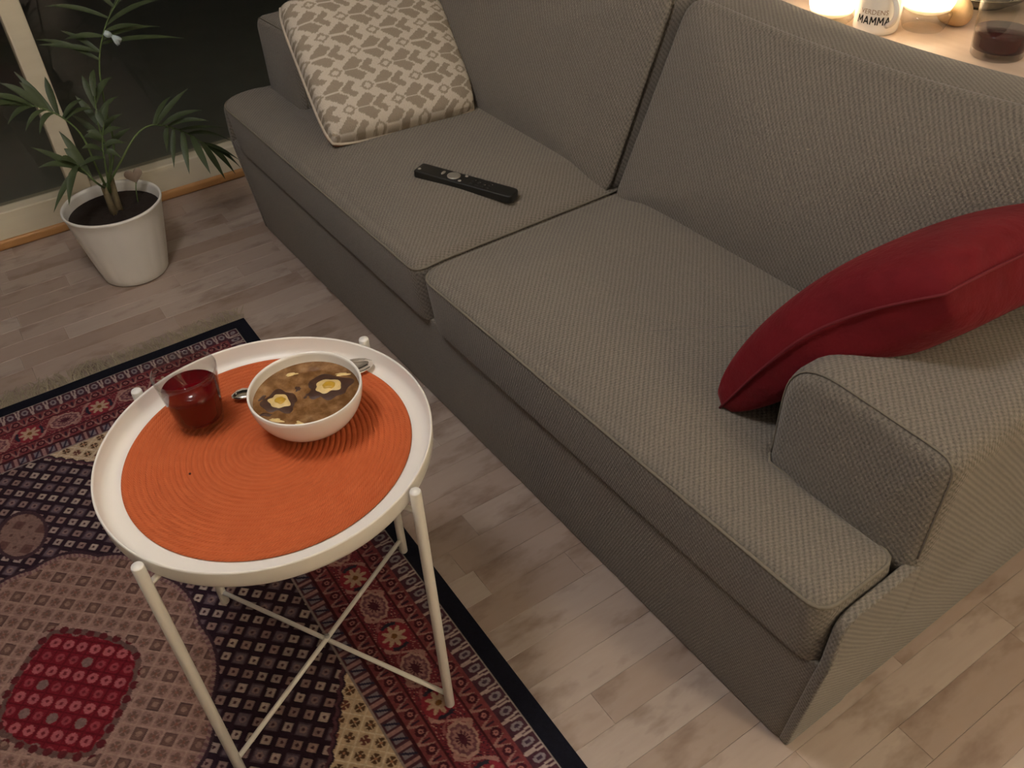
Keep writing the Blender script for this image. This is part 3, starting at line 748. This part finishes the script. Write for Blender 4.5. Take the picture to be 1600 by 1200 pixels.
# ------------------------------------------------------------------ remote control
RA = np.array(hit(653, 263, 2, .486)); RB_ = np.array(hit(804, 297, 2, .486)); rd = RB_-RA; rl = np.linalg.norm(rd)
def seat_top(x, y):
    sg = lambda t: 1/(1+math.exp(-t)); a_, b_ = XL+AW, JX
    return SEAT+.030*sg((x-a_-.06)/.035)*sg((b_-.06-x)/.035)*sg((y-FY-.07)/.035)
za, zb = seat_top(RA[0], RA[1]), seat_top(RB_[0], RB_[1])
rem = thing('remote_control', 'slim black remote control with silver dial on the sofa seat', 'remote control', ((RA[0]+RB_[0])/2, (RA[1]+RB_[1])/2, (za+zb)/2-.0005))
rem.rotation_euler = (0, math.atan2(za-zb, rl), math.atan2(rd[1], rd[0]))
blk = varied('black_plastic', srgb(26, 25, 22), .45, .1, 200); silver = varied('silver_plastic', srgb(170, 165, 155), .3, .05, 60, 0, .6)
O = rounded_outline([(-rl/2, -.020), (rl/2, -.020), (rl/2, .020), (-rl/2, .020)], [.006, .010, .010, .006], .004)
mesh_obj('body', *prism(O, 0, .017, .003, .003, 0, .0006, (0, 0), lambda p, q, d: (p, q, d), 4), blk, rem)
def button(name, x, y, rx, ry, m, h=.0014):
    V, Fc = lathe([(1, 0), (1, .6), (.85, 1), (.02, 1.05)], 24); return mesh_obj(name, [(x+a*rx, y+b*ry, .0174+c*h) for a, b, c in V], Fc, m, rem)
kk = rl/.25
button('dial', -.030*kk, 0, .0145, .0145, silver, .0022); button('button', -.058*kk, .001, .0036, .0075, silver); button('button', -.115*kk, -.009, .0036, .0036, silver)
button('button', -.008*kk, -.012, .0036, .0036, silver); button('button', -.004*kk, .012, .0036, .0036, silver)
for i in range(4):
    for j in range(3): button('key', (.020+.014*i)*kk, (j-1)*.010, .0034, .0030, blk, .0010)
    button('print_dot', (.0235+.014*i)*kk, .006-.004*(i % 3), .0007, .0007, silver, .0011)

# ------------------------------------------------------------------ potted palm
PC = np.array([-2.405, .250])
palm = thing('potted_palm', 'small parlour palm in a white fluted pot on the floor by the window', 'potted plant', (PC[0], PC[1], 0))
PH, PB, PT = .222, .088, .131
def flute(r, z, an):
    k = 18; f = abs(math.sin(an*k/2))
    return r*(1-.010*(1-f)) if .004 < z < PH-.012 else r
pp = [(.001, .0), (PB-.006, 0), (PB-.001, .003)]+[(PB+(PT-PB)*(z/PH)**.9, z) for z in np.linspace(.006, PH-.010, 12)]+[(PT+.001, PH-.006), (PT+.0005, PH), (PT-.004, PH), (PT-.006, PH-.01), (PT-.010, PH-.05), (PT-.012, PH-.06)]
white_pot = varied('white_matt_ceramic', srgb(232, 227, 219), .5, .04, 12)
mesh_obj('pot', *lathe(pp, 144, scallop=flute), white_pot, palm)
V, Fc = [(0, 0, PH-.028)], []
rr_ = random.Random(5)
for i in range(1, 9):
    for k in range(36):
        a = 2*math.pi*k/36; r = (PT-.010)*i/8; V.append((r*math.cos(a), r*math.sin(a), PH-.030+rr_.uniform(-.004, .006)*(i < 8)))
Fc += [(0, 1+k, 1+(k+1) % 36) for k in range(36)]
for i in range(7):
    for k in range(36): Fc.append((1+i*36+k, 1+(i+1)*36+k, 1+(i+1)*36+(k+1) % 36, 1+i*36+(k+1) % 36))
mesh_obj('soil', V, Fc, varied('dark_soil', srgb(36, 24, 16), .95, .5, 120, .6), palm)
leafm = mat('palm_leaf', srgb(58, 84, 44), .55)
n_ = noise(leafm, 14, 3, objco(leafm)); LK(leafm, mixc(leafm, n_, srgb(44, 54, 30), srgb(70, 82, 46)), BS(leafm).inputs['Base Color'])
stemm = varied('palm_stem', srgb(92, 110, 62), .6, .2, 60); caudex = varied('palm_cane', srgb(122, 108, 80), .85, .35, 70, .5)
def W(px, py, X): 
    q = hit(px, py, 0, X); return np.array([q[0]-PC[0], q[1]-PC[1], q[2]])
soil_c = np.array([0, 0, PH-.03])
for dx_, dy_, h_ in ((.0, .012, .10), (.012, -.004, .085), (-.012, .002, .075)):
    mesh_obj('cane', *tube([(dx_, dy_, PH-.04), (dx_*1.3, dy_*1.3, PH-.03+h_*.5), (dx_*1.8, dy_*1.8, PH-.03+h_)], [.011, .009, .007], 10), caudex, palm)
def leaflet(root, a, b, wd, droop=.012, parent=None):
    a, b = np.array(a), np.array(b); d = b-a; L = np.linalg.norm(d); d /= L
    up = np.array([.45, -.30, .85]); side = np.cross(d, up); side /= np.linalg.norm(side)+1e-9; nn_ = np.cross(side, d)
    V, Fc = [], []; ns_ = 7
    for i in range(ns_):
        t = i/(ns_-1); w_ = wd*(math.sin(math.pi*min(1, t*.80+.10))**.8)*(1-t**4)+.0004
        c = a+d*L*t+np.array([0, 0, 1])*droop*(4*t*(1-t))
        V += [c-side*w_+nn_*w_*.28, c, c+side*w_+nn_*w_*.28]
    for i in range(ns_-1):
        for j in range(2): Fc.append((i*3+j, (i+1)*3+j, (i+1)*3+j+1, i*3+j+1))
    return mesh_obj('leaflet', V, Fc, leafm, parent)
def frond(pts, X, tips, wd=.0085, r=.0035):
    """pts: (px,py[,X]) along the stalk; tips: (t on stalk, px, py, X)"""
    P = [soil_c+np.array([random.uniform(-.01, .01), random.uniform(-.01, .01), .06])]+[W(p[0], p[1], p[2] if len(p) > 2 else X) for p in pts]
    C = [curve(t, P) for t in np.linspace(0, 1, 22)]
    st = mesh_obj('frond', *tube(C, [r*(1-.7*i/21) for i in range(22)], 8), stemm, palm)
    for tt, px, py, XX in tips: leaflet(st, curve(tt, P), W(px, py, XX), wd*random.uniform(.85, 1.15), random.uniform(.004, .016), st)
# right arching frond
frond([(190, 250), (212, 212), (240, 195), (285, 205, -2.40), (325, 228, -2.44)], -2.36, [
    (.62, 294, 138, -2.38), (.66, 316, 172, -2.36), (.70, 326, 189, -2.34), (.60, 268, 150, -2.42), (.78, 350, 200, -2.46), (.84, 364, 222, -2.47), (.95, 374, 250, -2.47),
    (.98, 368, 272, -2.46), (.93, 352, 280, -2.44), (.86, 329, 272, -2.30), (.80, 296, 272, -2.32), (.74, 272, 262, -2.34), (1.0, 376, 262, -2.47), (.70, 262, 240, -2.36)])
# tall upright frond reaching out of the frame
frond([(178, 230), (165, 170), (155, 100), (165, 40), (190, -10)], -2.44, [
    (.66, 60, 70, -2.50), (.66, 95, 48, -2.50), (.70, 288, 60, -2.46), (.72, 250, 42, -2.46), (.76, 225, 40, -2.44), (.80, 258, -2, -2.46), (.84, 70, 10, -2.50), (.86, 235, -40, -2.44), (.90, 110, -40, -2.48),
    (.74, 100, 62, -2.48), (.62, 55, 62, -2.52), (.95, 270, -60, -2.46)], .0075)
# left arching frond
frond([(150, 260), (128, 212), (95, 182), (50, 165), (0, 165)], -2.36, [
    (.62, 70, 120, -2.40), (.70, 30, 128, -2.38), (.74, 0, 130, -2.38), (.80, -20, 150, -2.36), (.85, -30, 178, -2.34), (.78, 12, 195, -2.34), (.70, 40, 205, -2.33), (.64, 62, 210, -2.33), (.92, -50, 175, -2.34), (.56, 150, 172, -2.40), (.58, 132, 155, -2.40), (.66, 22, 112, -2.42)])
# low left frond whose leaflets hang over the rim
frond([(150, 285), (135, 270), (118, 255)], -2.33, [
    (.60, 48, 230, -2.34), (.72, 60, 262, -2.32), (.85, 84, 332, -2.29), (.90, 108, 322, -2.27), (.70, 100, 232, -2.36), (.95, 92, 250, -2.32), (.50, 92, 205, -2.38)], .0105)
# two short upright fronds in the middle
frond([(172, 250), (155, 200), (148, 150)], -2.40, [
    (.55, 112, 180, -2.42), (.60, 192, 178, -2.40), (.70, 118, 150, -2.44), (.75, 186, 150, -2.42), (.85, 128, 118, -2.44), (.90, 176, 120, -2.44), (1.0, 147, 108, -2.45), (.45, 204, 200, -2.38), (.50, 130, 215, -2.40)], .009)
frond([(165, 260), (160, 225), (162, 195)], -2.35, [
    (.55, 128, 232, -2.34), (.60, 198, 225, -2.34), (.75, 135, 205, -2.36), (.80, 190, 200, -2.36), (.95, 150, 170, -2.38), (1.0, 170, 160, -2.38), (.45, 125, 262, -2.33), (.5, 190, 248, -2.33)], .0095)
# heart pick in the soil and a pale bow on the tall frond
hp = thing('heart_pick', 'small greyish pink heart on a stick in the white plant pot', 'ornament', tuple(hit(214, 318, 2, PH-.03)))
hc = W(209, 274, -2.42)+np.array([PC[0], PC[1], 0])-np.array(hp.location)
V, Fc = [], []; nh = 32
for sgn in (-1, 1):
    for s in (.4, .75, 1.0):
        for k in range(nh):
            t = 2*math.pi*k/nh; hx = 16*math.sin(t)**3; hy = 13*math.cos(t)-5*math.cos(2*t)-2*math.cos(3*t)-math.cos(4*t)
            e = sgn*.006*math.sqrt(max(0, 1-s*s*.999)); V.append((hc[0]+e*.85-.53*hx*s*.00155*-1*.0, hc[1]+hx*s*.00155, hc[2]+hy*s*.00155+e*.3))
for half in (0, 1):
    o_ = half*3*nh
    for i in range(2):
        for k in range(nh):
            l = (k+1) % nh; q = (o_+i*nh+k, o_+(i+1)*nh+k, o_+(i+1)*nh+l, o_+i*nh+l); Fc.append(q if half else q[::-1])
    Fc.append(tuple(o_+k for k in range(nh)))
mesh_obj('heart', V, Fc, varied('greyish_pink_glaze', srgb(150, 132, 118), .4, .1, 40), hp)
mesh_obj('stick', *tube([(0, 0, -.02), (hc[0]*.6, hc[1]*.6, hc[2]*.5), tuple(hc-np.array([0, 0, .018]))], .0016, 6), stemm, hp)
bq = hit(175, 56, 0, -2.42)
bowt = thing('bow_clip', 'tiny pale blue-grey bow clipped to the tall palm frond', 'ornament', tuple(bq))
pale = varied('pale_ribbon', srgb(176, 190, 192), .6, .1, 60)
def wing(sx, sz, ln_, wd_):
    d = np.array([0, sx, sz]); d = d/np.linalg.norm(d); s_ = np.array([0, -d[2], d[1]]); V, Fc = [], []
    for i in range(7):
        t = i/6; w_ = .002+wd_*math.sin(math.pi*min(1, t*.75+.05)); c = d*ln_*t
        for e in (-1, 1):
            for x_ in (-.001, .001): V.append((c[0]+x_+.004*math.sin(t*3), c[1]+s_[1]*w_*e, c[2]+s_[2]*w_*e))
    for i in range(6):
        a = i*4; b = a+4; Fc += [(a, b, b+2, a+2), (a+1, a+3, b+3, b+1), (a, a+1, b+1, b), (a+2, b+2, b+3, a+3)]
    Fc += [(0, 2, 3, 1), (24, 25, 27, 26)]
    return V, Fc
mesh_obj('loop', *wing(-1, .75, .020, .006), pale, bowt); mesh_obj('loop', *wing(1, -.9, .024, .005), pale, bowt); mesh_obj('tail', *wing(.35, -1, .026, .0035), pale, bowt)

# ------------------------------------------------------------------ sideboard behind the sofa and what stands on it
SBZ = .735
sbm = simple_wood('pale_pine', srgb(226, 204, 184), srgb(204, 174, 150), 14, 0)
sb = thing('sideboard', 'long low pale wooden sideboard standing behind the sofa', 'sideboard', (-1.2, 1.69, 0))
mesh_obj('top', *bevel_box(-.98, .98, -.225, .225, SBZ-.028, SBZ, b=.004), sbm, sb, smooth=False)
mesh_obj('body', *bevel_box(-.95, .95, -.20, .215, .12, SBZ-.028, b=.003), sbm, sb, smooth=False)
for k in range(4):
    x0 = -.945+k*.4725; d_ = mesh_obj('door', *bevel_box(x0+.004, x0+.4685, -.214, -.199, .14, SBZ-.04, b=.003), sbm, sb, smooth=False)
    mesh_obj('knob', *tube([(x0+(.43 if k % 2 == 0 else .04), -.214, .5), (x0+(.43 if k % 2 == 0 else .04), -.232, .5)], .011, 14), metal_m, d_)
for x_ in (-.9, .9):
    for y_ in (-.17, .18): mesh_obj('leg', *tube([(x_, y_, 0), (x_, y_, .125)], [.014, .020], 12), sbm, sb)

frost = mat('frosted_candle_glass', (.95, .93, .88), .5)
t_ = N(frost, 'ShaderNodeBsdfTranslucent'); t_.inputs[0].default_value = (.95, .88, .76, 1); x_ = N(frost, 'ShaderNodeMixShader'); x_.inputs[0].default_value = .75
LK(frost, BS(frost).outputs[0], x_.inputs[1]); LK(frost, t_.outputs[0], x_.inputs[2]); tp_ = N(frost, 'ShaderNodeBsdfTransparent'); x2_ = N(frost, 'ShaderNodeMixShader'); x2_.inputs[0].default_value = .30
LK(frost, x_.outputs[0], x2_.inputs[1]); LK(frost, tp_.outputs[0], x2_.inputs[2]); LK(frost, x2_.outputs[0], frost.node_tree.nodes['Material Output'].inputs[0])
flame = mat('candle_flame', (1, .8, .4)); BS(flame).inputs['Emission Color'].default_value = (1, .72, .36, 1); BS(flame).inputs['Emission Strength'].default_value = 60
wax = varied('ivory_wax', srgb(240, 228, 200), .5, .04, 40); BS(wax).inputs['Subsurface Weight'].default_value = .3; BS(wax).inputs['Subsurface Radius'].default_value = (.03, .02, .01)
def candle(x, y, r, h, label, base_h):
    c = thing('candle_holder', label, 'candle holder', (x, y, SBZ), 0, None)
    prof = [(.001, 0), (r*.78, 0), (r*.82, .003)]+[(r*(.82+.18*math.sin(t*1.5)), .003+(base_h-.003)*t) for t in (.5, 1)]
    mesh_obj('glass_foot', *lathe(prof+[(r*.9, base_h+.002), (.001, base_h+.001)], 48), clear, c)
    cup = [(r*.70, base_h+.003), (r*.90, base_h+.008), (r, base_h+.022), (r, h-.002), (r-.001, h), (r-.003, h-.002), (r-.003, base_h+.024), (r*.86, base_h+.011), (.001, base_h+.006)]
    mesh_obj('glass_cup', *lathe(cup, 48), frost, c)
    wx_ = mesh_obj('candle', *lathe([(.001, base_h+.008), (r*.6, base_h+.008), (r*.6, base_h+.028), (r*.55, base_h+.030), (.001, base_h+.028)], 32), wax, c)
    mesh_obj('flame', *lathe([(.0006, base_h+.032), (.004, base_h+.038), (.0045, base_h+.042), (.002, base_h+.052), (.0005, base_h+.058)], 16), flame, wx_)
    add_light('candle_flame_offscreen', 'POINT', (0, 0, base_h+.048), CANDLE_W, (1, .82, .58), .008, c)
def on_sb(px, py): q = hit(px, py, 2, SBZ); return float(q[0]), float(q[1])
candle(*on_sb(1296, 33), .045, .095, 'frosted glass candle holder beside the white mug, on the side without the dark drink', .012)
candle(*on_sb(1441, 43), .048, .112, 'bright footed glass candle holder between the mug and the dark drink', .030)

mug = thing('mug', 'white mug printed MAMMA on the sideboard between two candles', 'mug', (*on_sb(1366, 46), SBZ))
MRd = .0425
mp_ = [(.001, .002), (MRd-.005, .0), (MRd-.001, .004), (MRd, .010), (MRd, .092), (MRd-.001, .094), (MRd-.003, .093), (MRd-.0035, .012), (.001, .008)]
mesh_obj('mug_body', *lathe(mp_, 64), porc, mug)
hpts = [((MRd-.002+.026*math.sin(math.pi*t)**.7)*math.cos(-.45), (MRd-.002+.026*math.sin(math.pi*t)**.7)*math.sin(-.45), .020+.056*t) for t in np.linspace(0, 1, 14)]
mesh_obj('handle', *tube(hpts, .0052, 10), porc, mug)
ink = varied('black_ink', srgb(24, 20, 18), .5, .1, 200); ink2 = varied('faded_brown_ink', srgb(150, 120, 92), .5, .1, 200)
def wrap_text(txt, size, z, a0, m, name):
    cu = bpy.data.curves.new(name, 'FONT'); cu.body = txt; cu.size = size; cu.align_x = 'CENTER'; cu.extrude = .0; cu.resolution_u = 3
    to = bpy.data.objects.new(name, cu); COL.objects.link(to)
    dg = bpy.context.evaluated_depsgraph_get(); me = bpy.data.meshes.new_from_object(to.evaluated_get(dg)); bpy.data.objects.remove(to)
    bm = bmesh.new(); bm.from_mesh(me); bmesh.ops.triangulate(bm, faces=bm.faces); bmesh.ops.subdivide_edges(bm, edges=bm.edges, cuts=1)
    for v in bm.verts:
        an = a0+v.co.x/MRd; zz = z+v.co.y; rr2 = MRd+.0005; v.co = (rr2*math.cos(an), rr2*math.sin(an), zz)
    bm.to_mesh(me); bm.free(); me.name = name; me.materials.append(m); return link(name, me, mug)
fa_ = math.atan2(-1.545, 1.080)
GLYPH = {'M': [(0, 0, .06, 1), (.06, 1, .42, .30), (.42, .30, .80, 1), (.80, 1, .86, 0)], 'A': [(0, 0, .38, 1), (.38, 1, .76, 0), (.14, .32, .62, .32)]}
def stroke_word(word, h, z, a0, m, name, w=.20):
    V, Fc = [], []; adv = [(.86 if c == 'M' else .76)+.30 for c in word]; x0 = -sum(adv)*h*.78/2
    for c, ad in zip(word, adv):
        for (xa, ya, xb, yb) in GLYPH[c]:
            d = np.array([xb-xa, yb-ya]); ln2 = np.linalg.norm(d); d /= ln2; nn2 = np.array([-d[1], d[0]])*w/2; k = len(V)
            for i in range(5):
                p = np.array([xa, ya])+d*ln2*i/4
                for e in (-1, 1):
                    q = p+nn2*e; yy = min(1, max(0, q[1])); an = a0+(x0+q[0]*h*.78)/MRd; V.append(((MRd+.0005)*math.cos(an), (MRd+.0005)*math.sin(an), z+yy*h))
            Fc += [(k+2*i, k+2*i+2, k+2*i+3, k+2*i+1) for i in range(4)]
        x0 += ad*h*.78
    return mesh_obj(name, V, Fc, m, mug, smooth=False)
stroke_word('MAMMA', .0150, .0215, fa_-.10, ink, 'print_word'); wrap_text('VERDENS', .0125, .0405, fa_-.16, ink2, 'print_line')

tum = thing('drinking_glass', 'dark drink in a clear tumbler standing on the sideboard behind the sofa', 'glass', (*on_sb(1556, 86), SBZ))
r0, r1, hh_ = .045, .053, .110
def r2(z): return r0+(r1-r0)*z/hh_
mesh_obj('glass_body', *lathe([(.001, 0), (r0-.003, 0), (r0, .003)]+[(r2(z), z) for z in np.linspace(.01, hh_-.001, 8)]+[(r2(hh_)-.001, hh_)]+[(r2(z)-.002, z) for z in np.linspace(hh_-.001, .014, 8)]+[(.001, .010)], 64), clear, tum)
dk = glass_mat('dark_drink', srgb(66, 12, 18), 0, 1.34); BS(dk).inputs['Transmission Weight'].default_value = .15
mesh_obj('drink', *lathe([(.001, .0102)]+[(r2(z)-.0018, z) for z in np.linspace(.0142, .046, 5)]+[(.001, .046)], 64), dk, tum)

def pebble(c, rx, ry, rz, seed, n=28):
    r_ = random.Random(seed); ph = [r_.uniform(0, 6.28) for _ in range(6)]; V, Fc = [], []
    for i in range(n//2+1):
        t = math.pi*i/(n//2)
        for k in range(n):
            a = 2*math.pi*k/n; d = 1+.06*math.sin(2*a+ph[0])*math.sin(t)+.05*math.sin(3*t+ph[1])+.03*math.sin(3*a+ph[2])*math.sin(t)
            V.append((c[0]+rx*d*math.sin(t)*math.cos(a), c[1]+ry*d*math.sin(t)*math.sin(a), c[2]+rz*d*math.cos(t)))
    for i in range(n//2):
        for k in range(n): Fc.append((i*n+k, (i+1)*n+k, (i+1)*n+(k+1) % n, i*n+(k+1) % n))
    return V, Fc
st = mesh_obj('decor_stone', *pebble((0, 0, .026), .034, .028, .027, 4), varied('tan_stone', srgb(196, 164, 122), .85, .25, 60, .5), None, loc=(*on_sb(1487, 38), SBZ))
tag(st, 'rounded tan stone behind the bright candle holder', 'stone')
ds = thing('ribbed_dish', 'dark ribbed dish beside the tan stone on the sideboard', 'dish', (*on_sb(1534, 6), SBZ))
dark_g = varied('dark_olive_glaze', srgb(52, 48, 34), .25, .2, 40)
pr = [(.001, 0), (.045, 0), (.050, .004)]
for i in range(10):
    t = i/9; pr += [(.050+.040*t, .006+.022*t**1.4), (.0525+.040*t, .0078+.022*t**1.4)]
pr += [(.093, .031), (.090, .030), (.050, .010), (.001, .008)]
mesh_obj('dish_body', *lathe(pr, 64), dark_g, ds)
for i in range(6):
    r = .052+.0065*i; zz = .0125+.0186*((r-.05)/.04)**1.0
    mesh_obj('ring', *tube([(r*math.cos(a), r*math.sin(a), zz) for a in np.linspace(0, 2*math.pi, 48, endpoint=False)], .0009, 6, closed=True), varied('pale_rib', srgb(150, 140, 112), .3, .1, 40), ds)
